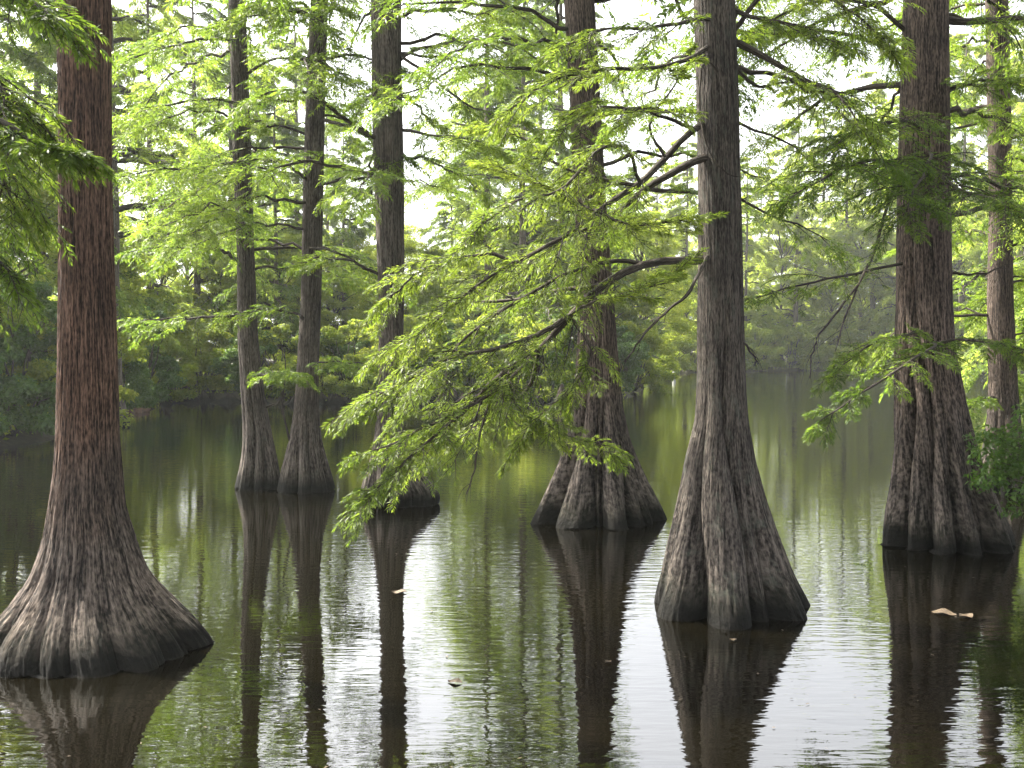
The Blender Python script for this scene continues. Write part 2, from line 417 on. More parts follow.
def rlimbs(e, root, axis, z0, z1, n, lmin, lmax, mat, seed, azs=None, avoid=None, r0=.03, **kw):
    rg = np.random.default_rng(seed)
    for k in range(n):
        z = z0 + (z1 - z0) * (k + .7 * rg.random()) / n
        az = rg.uniform(0, 2 * math.pi) if azs is None else rg.choice(azs) + rg.normal(0, .35)
        if avoid is not None and abs(((az - avoid[0] + math.pi) % (2 * math.pi)) - math.pi) < avoid[1]: az += math.pi
        ln = rg.uniform(lmin, lmax)
        pth = limb_pts(axis, z, az, ln, rg.uniform(.05, .4), rg.uniform(.3, .6), rg)
        a = dict(L2=ln * .34, n2=14, n3=10, n4=14, lL=.072, lW=.012, start=.25, rg=rg, sides=5); a.update(kw)
        add_limb(root, e, pth, r0 * rg.uniform(.7, 1.15), mat, **a)

# ================= T1, big left tree
e1, r1, ax1 = named_tree('bald_cypress', 'thick reddish brown trunk flaring into a wide grey fluted bell, biggest base at the left', 'cypress tree', 6.6,
    [(-60, 57, 107), (0, 58, 109), (100, 61, 109), (200, 61, 110), (300, 61, 113), (384, 60, 116), (430, 59, 117), (470, 57, 120), (508, 52, 123), (541, 47, 133), (575, 35, 146), (600, 18, 165), (618, 2, 184), (636, -5, 199), (650, -7, 207), (672, -8, 208)],
    B_RED, top=20, topr=.05, res=560, nz=620, ridges=17, depth=.085, zr=.5, seed=4, fib=.017, sharp=1.1, nf=110)
upper_crown(r1, e1, ax1, 8.0, 19, 20, 2.6, M_MID, np.random.default_rng(21), keep=.7)

# ================= T6, grey fluted tree right of centre
e6, r6, ax6 = named_tree('bald_cypress', 'grey lichened trunk with deep vertical flutes right of centre, carrying the long drooping branches', 'cypress tree', 7.6,
    [(-60, 693, 733), (0, 694, 734), (100, 697, 738), (200, 699, 741), (300, 698, 743), (380, 697, 745), (420, 694, 747), (460, 684, 753), (500, 676, 763), (550, 664, 779), (580, 657, 790), (600, 651, 799), (615, 649, 804), (640, 648, 806)],
    B_GREY, top=19, topr=.05, res=480, nz=560, ridges=11, depth=.24, zr=1.4, seed=13, fib=.009, sharp=.9, nf=90)
# ================= T7, right
e7, r7, ax7 = named_tree('bald_cypress', 'stout grey brown trunk with pale curling flutes at right, beside the low leafy bush', 'cypress tree', 10.0,
    [(-60, 906, 947), (0, 905, 947), (100, 901, 948), (200, 899, 949), (300, 898, 950), (350, 896, 953), (400, 897, 962), (450, 895, 973), (500, 888, 990), (525, 884, 999), (545, 882, 1004), (565, 881, 1006)],
    B_BROWN, top=22, topr=.06, res=420, nz=520, ridges=13, depth=.28, zr=1.6, seed=23, fib=.009, sharp=1.2, nf=80)
# ================= T5, centre
e5, r5, ax5 = named_tree('bald_cypress', 'dark brown trunk spreading into broad pointed buttresses behind the lit drooping foliage at centre', 'cypress tree', 11.4,
    [(-60, 562, 592), (0, 564, 594), (100, 570, 600), (200, 574, 606), (280, 579, 612), (350, 577, 617), (400, 575, 622), (440, 569, 630), (480, 556, 646), (505, 546, 659), (522, 539, 667), (545, 537, 670)],
    B_BROWN, top=22, topr=.05, res=420, nz=460, ridges=13, depth=.32, zr=1.7, seed=35, fib=.010, sharp=1.3, nf=70)
# ================= T4
e4, r4, ax4 = named_tree('bald_cypress', 'straight grey trunk with a swollen dark collar at the waterline, left of centre', 'cypress tree', 12.6,
    [(-60, 370, 401), (0, 371, 401), (100, 372, 402), (200, 375, 404), (300, 379, 404), (350, 379, 403), (400, 378, 402), (440, 374, 404), (460, 370, 410), (478, 364, 424), (490, 361, 434), (500, 360, 436), (510, 364, 428), (520, 368, 424)],
    B_MID, top=19, topr=.05, res=300, nz=400, ridges=7, depth=.22, zr=.7, seed=41, fib=.010, nf=60)
# ================= T3, T2
e3, r3, ax3 = named_tree('bald_cypress', 'slim grey trunk, right one of the pair whose bases touch', 'cypress tree', 13.7,
    [(-60, 313, 330), (0, 311, 328), (100, 306, 325), (200, 303, 323), (300, 301, 321), (350, 298, 319), (400, 295, 318), (440, 290, 321), (465, 284, 328), (480, 282, 333), (491, 280, 335), (505, 279, 336)],
    B_MID, top=17, topr=.04, res=300, nz=400, ridges=7, depth=.3, zr=1.1, seed=52, fib=.009, nf=60)
e2, r2, ax2 = named_tree('bald_cypress', 'slim grey trunk bending left, left one of the pair whose bases touch', 'cypress tree', 13.9,
    [(-60, 227, 243), (0, 229, 245), (100, 232, 249), (150, 233, 251), (250, 237, 254), (340, 238, 258), (400, 242, 265), (430, 244, 272), (460, 242, 280), (478, 238, 284), (489, 236, 286), (505, 235, 287)],
    B_MID, top=17, topr=.04, res=300, nz=400, ridges=7, depth=.3, zr=1.1, seed=67, fib=.009, nf=60)
# ================= T8 far right
e8, r8, ax8 = named_tree('bald_cypress', 'slender reddish trunk at the right edge of the picture, rising behind the low leafy bush', 'cypress tree', 13.6,
    [(-60, 985, 1005), (0, 986, 1007), (100, 988, 1010), (200, 990, 1011), (300, 988, 1012), (400, 990, 1017), (440, 986, 1022), (470, 981, 1030), (490, 976, 1036), (505, 975, 1037)],
    B_BROWN, top=17, topr=.04, res=260, nz=340, ridges=7, depth=.25, zr=1.2, seed=71, fib=.009, nf=60)

def PX(lst, n=22, jit=.01): return smooth_path([P(*a) for a in lst], n, jit)

# ---- the drooping limbs of T6 (pixel, pixel, depth)
nk = dict(lL=.050, lW=.0068, n4=18, n3=13, sides=6, keep=.85)
def l6(pts, r0, **kw):
    a = dict(nk); a.update(kw); add_limb(r6, e6, PX(pts), r0, M_NEAR, **a)
l6([(716, 262, 7.6), (697, 260, 7.5), (650, 263, 7.3), (605, 284, 7.1), (572, 315, 6.9), (540, 348, 6.8), (505, 372, 6.7), (470, 405, 6.6), (440, 432, 6.6), (412, 452, 6.6)], .034, L2=.62, n2=26, start=.28, droop=.35, bare=.3)
l6([(572, 315, 6.9), (535, 335, 6.7), (490, 350, 6.5), (440, 360, 6.3), (400, 385, 6.2), (365, 400, 6.2)], .016, L2=.55, n2=22, start=.15, droop=.3)
l6([(540, 348, 6.8), (530, 385, 6.9), (500, 410, 7.0), (470, 430, 7.1), (440, 455, 7.2)], .013, L2=.5, n2=16, start=.2, droop=.35, bare=.3)
l6([(600, 285, 7.1), (560, 290, 7.3), (510, 300, 7.5), (460, 305, 7.6), (420, 330, 7.7), (385, 350, 7.8)], .014, L2=.55, n2=20, start=.2, droop=.3)
l6([(505, 372, 6.7), (520, 410, 6.8), (550, 428, 6.9), (585, 440, 7.0), (615, 455, 7.1)], .009, L2=.36, n2=14, start=.2, droop=.2)
l6([(470, 405, 6.6), (430, 440, 6.4), (402, 465, 6.3), (382, 482, 6.3), (372, 492, 6.3)], .009, L2=.38, n2=15, start=.15, droop=.25)
l6([(716, 122, 7.6), (697, 128, 7.5), (665, 158, 7.4), (635, 185, 7.2), (598, 212, 7.0), (560, 238, 6.8), (515, 262, 6.6), (470, 290, 6.5), (430, 330, 6.4)], .026, L2=.62, n2=24, start=.3, droop=.3, bare=.3)
l6([(716, 155, 7.6), (697, 160, 7.5), (655, 182, 7.6), (622, 208, 7.7), (580, 232, 7.9), (540, 255, 8.0), (500, 285, 8.1)], .030, L2=.6, n2=20, start=.35, droop=.3, bare=.4)
l6([(640, 182, 7.2), (628, 150, 7.0), (600, 150, 6.8), (560, 190, 6.6), (520, 200, 6.4), (480, 225, 6.3)], .011, L2=.48, n2=18, start=.2, droop=.3)
l6([(716, 40, 7.6), (690, 58, 7.3), (650, 68, 7.0), (600, 70, 6.8), (550, 82, 6.6), (510, 110, 6.5)], .016, L2=.5, n2=18, start=.3, droop=.25)
l6([(716, 20, 7.6), (690, 20, 7.2), (650, 30, 6.8), (610, 28, 6.5), (570, 45, 6.3)], .015, L2=.45, n2=14, start=.35, droop=.3)
l6([(665, 158, 7.4), (650, 125, 7.3), (672, 90, 7.2), (690, 60, 7.1)], .008, L2=.25, n2=7, start=.4, droop=.3, bare=.4)
l6([(572, 315, 6.9), (600, 300, 6.7), (640, 290, 6.6), (670, 275, 6.6)], .008, L2=.42, n2=12, start=.2, droop=.1)
l6([(598, 212, 7.0), (630, 225, 6.9), (660, 222, 6.8), (690, 220, 6.8)], .008, L2=.4, n2=12, start=.15, droop=.1)
l6([(598, 212, 7.0), (570, 200, 7.2), (530, 180, 7.3), (490, 170, 7.4)], .008, L2=.42, n2=14, start=.15, droop=.1)
l6([(650, 263, 7.3), (610, 262, 7.2), (565, 275, 7.0), (520, 300, 6.9), (470, 335, 6.8), (430, 375, 6.8), (390, 420, 6.8)], .014, L2=.5, n2=24, start=.1, droop=.3)
l6([(540, 348, 6.8), (510, 380, 6.6), (480, 400, 6.5), (440, 420, 6.4), (400, 440, 6.4), (365, 455, 6.4)], .011, L2=.42, n2=20, start=.15, droop=.3)
l6([(635, 185, 7.2), (600, 180, 7.1), (560, 165, 7.1), (525, 140, 7.2), (490, 125, 7.3)], .011, L2=.45, n2=18, start=.1, droop=.25)
l6([(572, 315, 6.9), (590, 350, 6.8), (575, 385, 6.8), (545, 410, 6.8), (520, 440, 6.8)], .009, L2=.4, n2=16, start=.15, droop=.25)
l6([(515, 262, 6.6), (480, 255, 6.6), (445, 262, 6.6), (415, 275, 6.6), (390, 300, 6.6)], .009, L2=.42, n2=16, start=.1, droop=.25)
l6([(697, 130, 7.5), (670, 120, 7.0), (640, 110, 6.7), (600, 108, 6.5), (565, 125, 6.3)], .012, L2=.45, n2=18, start=.2, droop=.25)
# bare hanging twigs of T6 on the right and left sides
def bare(root, e, pts, r0, **kw):
    add_limb(root, e, PX(pts, 20, .012), r0, M_NEAR, **dict(dict(L2=.22, n2=7, n3=3, n4=4, start=.4, bare=2.0), **kw))
bare(r6, e6, [(716, 240, 7.6), (692, 288, 7.3), (668, 310, 7.2), (640, 340, 7.1), (625, 362, 7.1)], .012)
bare(r6, e6, [(730, 330, 7.6), (745, 345, 7.5), (758, 363, 7.5)], .009)
bare(r6, e6, [(490, 400, 6.8), (478, 440, 6.7), (474, 470, 6.7), (466, 495, 6.7)], .005)
bare(r6, e6, [(735, 95, 7.6), (705, 60, 7.35), (700, 110, 7.3), (712, 160, 7.3), (738, 180, 7.3)], .006)
# thick limb to the upper right
l6([(734, 42, 7.6), (760, 55, 7.5), (795, 75, 7.3), (830, 92, 7.1), (860, 120, 6.9)], .024, L2=.5, n2=10, start=.4, droop=.3)
l6([(734, 10, 7.6), (765, 20, 7.5), (800, 25, 7.3), (840, 45, 7.1)], .014, L2=.4, n2=12, start=.3, droop=.3)
l6([(734, 30, 7.6), (765, -5, 7.6), (810, -10, 7.5), (850, 10, 7.4), (885, 40, 7.3)], .016, L2=.55, n2=18, start=.3, droop=.3)
l6([(734, 70, 7.6), (760, 85, 8.0), (790, 82, 8.5), (830, 90, 9.0)], .012, L2=.5, n2=14, start=.4, droop=.3, keep=.6)
rlimbs(e6, r6, ax6, 3.9, 5.2, 5, 1.2, 2.2, M_MID, 66, azs=[.7, 1.2], r0=.018)
upper_crown(r6, e6, ax6, 4.9, 18, 30, 3.2, M_MID, np.random.default_rng(61), keep=.75)

# ---- T7 limbs
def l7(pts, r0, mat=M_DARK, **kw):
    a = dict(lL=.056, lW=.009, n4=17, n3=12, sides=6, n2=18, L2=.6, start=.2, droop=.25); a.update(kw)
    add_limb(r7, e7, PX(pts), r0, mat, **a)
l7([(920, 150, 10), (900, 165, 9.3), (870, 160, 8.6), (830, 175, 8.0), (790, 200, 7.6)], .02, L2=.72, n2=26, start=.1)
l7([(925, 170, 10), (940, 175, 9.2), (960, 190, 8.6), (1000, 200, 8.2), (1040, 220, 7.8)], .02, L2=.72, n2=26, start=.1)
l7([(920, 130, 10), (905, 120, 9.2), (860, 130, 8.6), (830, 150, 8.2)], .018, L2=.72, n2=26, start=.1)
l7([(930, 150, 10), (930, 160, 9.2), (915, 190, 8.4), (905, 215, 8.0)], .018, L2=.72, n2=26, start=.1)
l7([(925, 345, 10), (935, 345, 9.2), (920, 355, 8.6), (890, 375, 8.2), (850, 400, 7.9), (820, 420, 7.7)], .014, L2=.42, n2=18, start=.15, mat=M_MID)
l7([(925, 345, 10), (960, 340, 9.3), (1000, 345, 8.9), (1040, 355, 8.5)], .012, L2=.42, n2=14, start=.2, mat=M_MID)
l7([(925, 330, 10), (905, 335, 9.2), (870, 345, 8.8), (835, 370, 8.6)], .012, L2=.42, n2=14, start=.2, mat=M_MID)
l7([(915, 260, 10), (880, 268, 9.8), (830, 278, 9.4), (780, 290, 9.0), (745, 300, 8.8)], .014, L2=.55, n2=16, start=.2, bare=.3, keep=.6)
l7([(940, 20, 10), (975, 22, 9.8), (1030, 18, 9.4), (1070, 20, 9.2)], .04, L2=.6, n2=12, start=.3, mat=M_MID)
l7([(905, 60, 10), (870, 40, 9.7), (820, 30, 9.4), (770, 35, 9.0), (730, 30, 8.8)], .02, L2=.55, n2=18, start=.3, mat=M_MID)
l7([(905, 30, 10), (870, 5, 9.8), (825, 0, 9.6), (780, 15, 9.4), (750, 40, 9.2)], .02, L2=.6, n2=20, start=.3, mat=M_MID)
l7([(945, 90, 10), (980, 80, 9.6), (1020, 85, 9.2)], .02, L2=.6, n2=14, start=.2, mat=M_MID)
bare(r7, e7, [(900, 165, 9.3), (888, 205, 9.2), (875, 250, 9.2), (858, 285, 9.1), (845, 320, 9.1), (835, 350, 9.0)], .014, n2=14, L2=.5)
bare(r7, e7, [(858, 285, 9.1), (830, 320, 9.0), (815, 345, 8.9), (810, 378, 8.9)], .008, n2=9, L2=.35)
bare(r7, e7, [(940, 270, 10), (975, 275, 9.8), (1010, 265, 9.8)], .012)
bare(r7, e7, [(945, 190, 10), (985, 195, 9.9), (1020, 190, 9.8)], .014)
rlimbs(e7, r7, ax7, 3.2, 6, 9, 1.6, 2.6, M_MID, 75, azs=[.2, .8, 2.3, 1.5])
upper_crown(r7, e7, ax7, 5.8, 21, 34, 4, M_MID, np.random.default_rng(71), keep=.75)

# ---- T5: foliage mostly high, limbs left and right
rlimbs(e5, r5, ax5, 3.4, 6.6, 12, 1.4, 2.8, M_MID, 55, azs=[0.3, 2.6, 3.4, 1.5, -.5], r0=.028)
upper_crown(r5, e5, ax5, 6.4, 21, 32, 3.6, M_MID, np.random.default_rng(51), keep=.75)

# ---- T2, T3, T4 layered limbs
def lm(root, e, pts, r0, mat=M_MID, **kw):
    a = dict(lL=.072, lW=.0125, n4=14, n3=10, sides=5, n2=16, L2=.75, start=.25, droop=.3); a.update(kw)
    add_limb(root, e, PX(pts, 20, .02), r0, mat, **a)
lm(r2, e2, [(240, 262, 13.9), (215, 250, 13.6), (170, 247, 13.2), (118, 252, 12.8)], .026, bare=.6, keep=.7, L2=.6)
lm(r2, e2, [(240, 315, 13.9), (205, 318, 13.6), (170, 318, 13.3), (120, 322, 13.1)], .02, bare=.5, keep=.7, L2=.6)
lm(r2, e2, [(246, 105, 13.9), (215, 100, 13.4), (165, 105, 12.9), (130, 115, 12.6)], .022)
lm(r2, e2, [(246, 160, 13.9), (205, 168, 13.3), (160, 170, 12.8), (120, 178, 12.5)], .022)
lm(r2, e2, [(246, 40, 13.9), (205, 40, 13.3), (160, 48, 12.8), (125, 60, 12.5)], .022)
lm(r2, e2, [(246, 215, 13.9), (225, 215, 13.0), (205, 225, 12.2), (185, 235, 11.8)], .018)
lm(r2, e2, [(250, 380, 13.9), (262, 372, 13.3), (280, 372, 12.9), (300, 378, 12.6)], .012, L2=.4, keep=.8)
lm(r2, e2, [(246, 15, 13.9), (270, 8, 13.3), (300, 10, 12.9), (330, 30, 12.7)], .02)
lm(r2, e2, [(246, 75, 13.9), (275, 60, 13.4), (310, 62, 13.0), (350, 75, 12.8)], .02)
rlimbs(e2, r2, ax2, 3.0, 7.0, 14, 1.3, 2.4, M_MID, 25, r0=.022)
lm(r3, e3, [(305, 320, 13.7), (292, 312, 13.3), (262, 310, 12.9), (225, 315, 12.6)], .018, bare=.5, keep=.7, L2=.5)
lm(r3, e3, [(312, 185, 13.7), (285, 165, 13.2), (250, 160, 12.8), (200, 172, 12.4)], .022, keep=.8)
lm(r3, e3, [(305, 245, 13.7), (330, 250, 13.2), (360, 262, 12.9), (385, 278, 12.7)], .016, bare=.4)
lm(r3, e3, [(318, 120, 13.7), (345, 125, 13.2), (375, 140, 12.9), (400, 160, 12.6)], .026, bare=.4)
lm(r3, e3, [(318, 60, 13.7), (345, 55, 13.2), (375, 60, 12.8), (410, 75, 12.5)], .02)
lm(r3, e3, [(305, 370, 13.7), (325, 362, 13.2), (350, 362, 12.9), (380, 366, 12.7)], .012, L2=.4, bare=.3)
lm(r3, e3, [(318, 20, 13.7), (290, 10, 13.0), (260, 15, 12.6), (230, 25, 12.3)], .02)
rlimbs(e3, r3, ax3, 3.2, 7.0, 12, 1.2, 2.3, M_MID, 35, r0=.022)
lm(r4, e4, [(380, 275, 12.6), (355, 262, 12.2), (325, 258, 11.9), (300, 262, 11.7)], .018, bare=.5, keep=.7, L2=.5)
lm(r4, e4, [(380, 140, 12.6), (355, 125, 12.2), (320, 100, 11.8), (290, 90, 11.5), (250, 100, 11.3)], .03, bare=.4)
lm(r4, e4, [(400, 130, 12.6), (430, 135, 12.0), (465, 138, 11.6), (500, 150, 11.3)], .02)
lm(r4, e4, [(400, 60, 12.6), (430, 45, 12.1), (470, 40, 11.8), (510, 55, 11.6)], .022)
lm(r4, e4, [(385, 165, 12.6), (370, 170, 11.6), (365, 180, 11.0), (355, 200, 10.6)], .016, L2=.6)
lm(r4, e4, [(400, 55, 12.6), (440, 85, 12.1), (480, 112, 11.8), (520, 122, 11.6)], .018)
rlimbs(e4, r4, ax4, 4.0, 6.8, 10, 1.2, 2.4, M_MID, 45, r0=.024)
for (e, r, ax, sd) in ((e2, r2, ax2, 91), (e3, r3, ax3, 92), (e4, r4, ax4, 93)):
    upper_crown(r, e, ax, 6.8, 17 if e != e4 else 18.5, 22, 2.8, M_MID, np.random.default_rng(sd), keep=.75)
rlimbs(e8, r8, ax8, 1.0, 3.0, 8, .6, 1.3, M_MID, 86, r0=.012)
rlimbs(e8, r8, ax8, 2.4, 7.0, 18, 1.2, 2.4, M_MID, 85, r0=.022)
upper_crown(r8, e8, ax8, 6.8, 17, 20, 2.8, M_MID, np.random.default_rng(94), keep=.75)

# ------------------------------------------------------------------ prototypes for the woods
def straight_trunk(mb, H, r, flare, rg, sides=18, nz=40, z0=-.4):
    z = z0 + (H - z0) * np.linspace(0, 1, nz) ** 1.5
    rr = r * (1 - .85 * np.clip(z, 0, H) / H) + (flare - r) * np.exp(-np.clip(z, 0, 99) / .55)
    th = np.arange(sides) / sides * 2 * np.pi
    cxy = np.cumsum(rg.normal(0, .012, (nz, 2)), 0)
    ph = rg.uniform(0, 6)
    RR = rr[:, None] * (1 + .18 * np.cos(6 * th + ph)[None] * np.exp(-np.clip(z, 0, 99) / .7)[:, None])
    v = np.stack([cxy[:, :1] + RR * np.cos(th), cxy[:, 1:] + RR * np.sin(th), np.repeat(z[:, None], sides, 1)], -1)
    vec = np.stack([np.cos(th)[None] * .3 + 0 * RR, np.sin(th)[None] * .3 + 0 * RR, np.repeat(z[:, None], sides, 1)], -1)
    idx = np.arange(nz * sides).reshape(nz, sides); a = idx[:-1]; b = np.roll(a, -1, 1); c = idx[1:]; d = np.roll(c, -1, 1)
    mb.add(v, np.stack([a, b, d, c], -1), vec=vec)
    return lambda zq: (np.array([np.interp(zq, z, cxy[:, 0]), np.interp(zq, z, cxy[:, 1]), zq]), float(np.interp(zq, z, rr)))

def proto_cypress(seed, H, r, zlo, nl, lmax, mat, lL=.14, lW=.036, dens=1.0):
    rg = np.random.default_rng(seed)
    t, w, l = MB(), MB(), MB()
    ax = straight_trunk(t, H, r, r * 2.1, rg)
    for k in range(nl):
        f = (k + rg.random()) / nl; z = zlo + (H - zlo) * f
        ln = lmax * (1 - .8 * f ** 1.2) * rg.uniform(.55, 1.15) + .3
        pth = limb_pts(ax, z, rg.uniform(0, 2 * math.pi), ln, rg.uniform(0, .45), rg.uniform(.25, .6), rg)
        spray(w, l, pth, .03 + .012 * ln, .004, L2=ln * .4, n2=15, n3=9, n4=11, lL=lL, lW=lW, start=.15, sides=4, rg=rg, keep=dens, flat=.22, droop=.35)
    e = empty('cypress_tree', (0, 0, 0))
    t.build('trunk', B_FAR, e, vec=True); w.build('limbs', B_LIMB, e, vec=True); l.build('crown', mat, e, smooth=False, rnd=True)
    return e

def blob_leaves(l, c, rad, n, rg, lL, lW):
    d = nrm(rg.normal(0, 1, (n, 3))); rr = rg.uniform(.45, 1.05, n) ** .6
    p = c + d * rr[:, None] * rad
    nrmv = nrm(d * .6 + rg.normal(0, .6, (n, 3)) + Z * .5)
    dd = nrm(np.cross(nrmv, rg.normal(0, 1, (n, 3)))); w = np.cross(nrmv, dd)
    leaves(l, p, dd, w, lL * rg.uniform(.6, 1.25, n), lW * rg.uniform(.7, 1.2, n), .15)

def proto_broad(name, seed, H, r, zlo, width, nb, nleaf, mat, lL=.13, lW=.07, trunk=True):
    rg = np.random.default_rng(seed)
    t, w, l = MB(), MB(), MB()
    ax = straight_trunk(t, H * .8, r, r * 1.5, rg, sides=10) if trunk else None
    for k in range(nb):
        f = (k + rg.random()) / nb; z = zlo + (H - zlo) * f
        env = math.sin(math.pi * min(1, .14 + .82 * f)) ** .6
        a = rg.uniform(0, 2 * math.pi); rho = width * env * rg.uniform(.35, 1.0) ** .6
        c = np.array([rho * math.cos(a), rho * math.sin(a), z])
        br = rg.uniform(.11, .21) * width
        if trunk: p0 = ax(min(max(z * .75, .3), H * .75))[0]
        else: p0 = np.array([c[0] * .12, c[1] * .12, 0])
        s = np.linspace(0, 1, 7)[:, None]
        path = p0 + (c - p0) * s + Z * np.sin(s * 3.1) * .12 * rho + rg.normal(0, .03 * width, (7, 3)) * np.sin(s * 3.1)
        tubes(w, path[None], (np.linspace(1, .25, 7) * (.012 * width + .01))[None], 4)
        for _ in range(3):
            c2 = c + rg.normal(0, .5, 3) * br * np.array([1.3, 1.3, .7])
            rad = np.array([br * 1.1, br * 1.1, br * .62]) * rg.uniform(.6, 1.1)
            blob_leaves(l, c2, rad, nleaf // 3, rg, lL, lW)
    e = empty(name, (0, 0, 0))
    if trunk: t.build('trunk', B_FAR, e, vec=True); w.build('limbs', B_LIMB, e, vec=True)
    else: w.build('stems', B_LIMB, e, vec=True)
    l.build('crown' if trunk else 'foliage', mat, e, smooth=False, rnd=True)
    return e

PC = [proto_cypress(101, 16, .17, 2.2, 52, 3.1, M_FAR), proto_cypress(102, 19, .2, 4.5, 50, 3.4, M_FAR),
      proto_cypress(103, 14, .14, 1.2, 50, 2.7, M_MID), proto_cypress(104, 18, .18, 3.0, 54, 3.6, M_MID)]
PB = [proto_broad('broadleaf_tree', 111, 12, .17, 1.2, 3.4, 60, 900, M_BROAD), proto_broad('broadleaf_tree', 112, 9, .13, .5, 3.0, 55, 900, M_BROAD)]
PS = [proto_broad('shrub', 121, 2.6, .05, .15, 1.5, 34, 700, M_BUSH, .10, .055, False), proto_broad('shrub', 122, 2.2, .05, .05, 1.5, 30, 700, M_BROAD, .09, .05, False)]

PC += [proto_cypress(105, 17, .17, 1.8, 50, 3.0, M_SUN_TINT, lL=.16, lW=.045, dens=.8), proto_cypress(106, 19, .19, 3.0, 50, 3.3, M_SUN_TINT, lL=.16, lW=.045, dens=.8)]
PB += [proto_broad('broadleaf_tree', 113, 11, .16, .6, 3.3, 46, 800, M_SUN_TINT, .16, .08)]
PS += [proto_broad('shrub', 123, 2.4, .05, .1, 1.5, 30, 600, M_SUN_TINT, .10, .06, False)]

# ------------------------------------------------------------------ terrain
lake = [(-12, 1.3), (-11, 10), (-9.7, 19)]
lake += [tuple(G(a, b)[:2]) for a, b in [(55, 434), (118, 417), (150, 410), (163, 401), (200, 399), (236, 399), (252, 403.5), (320, 404), (385, 403), (480, 402), (560, 402), (622, 400), (640, 388), (625, 379), (650, 374), (700, 372.5), (800, 370.5), (900, 371), (990, 373), (1060, 374)]]
lake += [(34, 58), (27, 46), (18, 31), (11.5, 21), (8.4, 15), (7.0, 11), (6.2, 6), (6, 1.3)]
lake = np.array(lake)
def lake_sd(x, y):                       # positive on land
    p = np.stack([x, y], -1)[..., None, :]
    a = lake; b = np.roll(lake, -1, 0); ab = b - a
    t = np.clip(((p - a) * ab).sum(-1) / (ab ** 2).sum(-1), 0, 1)
    d = np.linalg.norm(p - (a + t[..., None] * ab), axis=-1).min(-1)
    ins = np.zeros(x.shape, bool)
    for (x1, y1), (x2, y2) in zip(a, b):
        c = ((y1 > y) != (y2 > y)) & (x < (x2 - x1) * (y - y1) / (y2 - y1 + 1e-12) + x1)
        ins ^= c
    return np.where(ins, -d, d)
def land_z(x, y):
    x = np.asarray(x, float); y = np.asarray(y, float)
    d = lake_sd(x, y)
    n = .25 * np.sin(x * .9 + 1.3 * np.sin(y * .7)) * np.sin(y * 1.1) + .15 * np.sin(x * 2.3 + y * 1.7)
    dd = d + n * .8
    z = np.where(dd < 0, np.maximum(-1.2, dd * .5), np.minimum(.28, dd * .45) + np.clip(dd - 1, 0, 60) * .012)
    return z + .05 * n
gx = np.concatenate([np.linspace(-900, -75, 20), np.arange(-70, 70, .7), np.linspace(75, 900, 20)])
gy = np.concatenate([np.linspace(-300, -12, 12), np.arange(-10, 100, .7), np.linspace(104, 1500, 24)])
X, Y = np.meshgrid(gx, gy); ZZ = land_z(X, Y)
mb = MB(); v = np.stack([X, Y, ZZ], -1); h, w_ = X.shape; idx = np.arange(h * w_).reshape(h, w_)
mb.add(v, np.stack([idx[:-1, :-1], idx[:-1, 1:], idx[1:, 1:], idx[1:, :-1]], -1))
g = mb.build('ground', M_LITTER); tag(g, 'dark leaf littered banks round the water', None, None, 'structure')

rg = np.random.default_rng(77)
cx_, cy_ = rg.uniform(-24, 44, 60000), rg.uniform(16, 90, 60000)
sd_ = lake_sd(cx_, cy_); ok = (sd_ > .25) & (sd_ < 6) & (rg.random(60000) < np.exp(-np.clip(sd_, 0, 9) / 4)) & (np.abs(cx_ / cy_) < .62)
cx_, cy_ = cx_[ok][:5200], cy_[ok][:5200]; cz_ = land_z(cx_, cy_)
lc = MB(); n_ = 34; M_ = len(cx_); hh = rg.uniform(.08, .5, M_)
c_ = np.stack([cx_, cy_, cz_ + hh * .5], -1)
p_ = (c_[:, None] + rg.normal(0, 1, (M_, n_, 3)) * np.stack([.22 + 0 * hh, .22 + 0 * hh, hh * .4], -1)[:, None]).reshape(-1, 3)
d_ = nrm(rg.normal(0, 1, p_.shape) + Z * .4); w_2 = nrm(np.cross(d_, rg.normal(0, 1, p_.shape)))
leaves(lc, p_, d_, w_2, rg.uniform(.07, .18, len(p_)), rg.uniform(.03, .07, len(p_)), .2)
gc = lc.build('ground_cover', M_BROAD, smooth=False, rnd=True); tag(gc, 'low leafy undergrowth covering the banks', None, None, 'stuff')

# ------------------------------------------------------------------ water
m, nt, out = newmat('pond_water')
geo = N(nt, 'ShaderNodeNewGeometry')
def wn(scale, det, sx=1.0, sy=1.0, dist=0.0):
    mp = N(nt, 'ShaderNodeMapping'); mp.inputs['Scale'].default_value = (sx, sy, 1); L(nt, geo.outputs['Position'], mp.inputs['Vector'])
    n = N(nt, 'ShaderNodeTexNoise'); n.inputs['Scale'].default_value = scale; n.inputs['Detail'].default_value = det; n.inputs['Distortion'].default_value = dist
    L(nt, mp.outputs[0], n.inputs['Vector']); return n.outputs[0]
a = wn(12, 2, .25, 1.0, .2); b = wn(32, 2, .25, 1.0); c = wn(.16, 2); cc = wn(1.6, 1, .3, 1.0)
sc_ = N(nt, 'ShaderNodeMapRange'); L(nt, c, sc_.inputs[0]); sc_.inputs[1].default_value = .35; sc_.inputs[2].default_value = .65; sc_.inputs[3].default_value = .25; sc_.inputs[4].default_value = 1.0
h1 = N(nt, 'ShaderNodeMath', operation='MULTIPLY_ADD'); L(nt, b, h1.inputs[0]); h1.inputs[1].default_value = .16; L(nt, a, h1.inputs[2])
h3 = N(nt, 'ShaderNodeMath', operation='MULTIPLY_ADD'); L(nt, cc, h3.inputs[0]); h3.inputs[1].default_value = .35; L(nt, h1.outputs[0], h3.inputs[2])
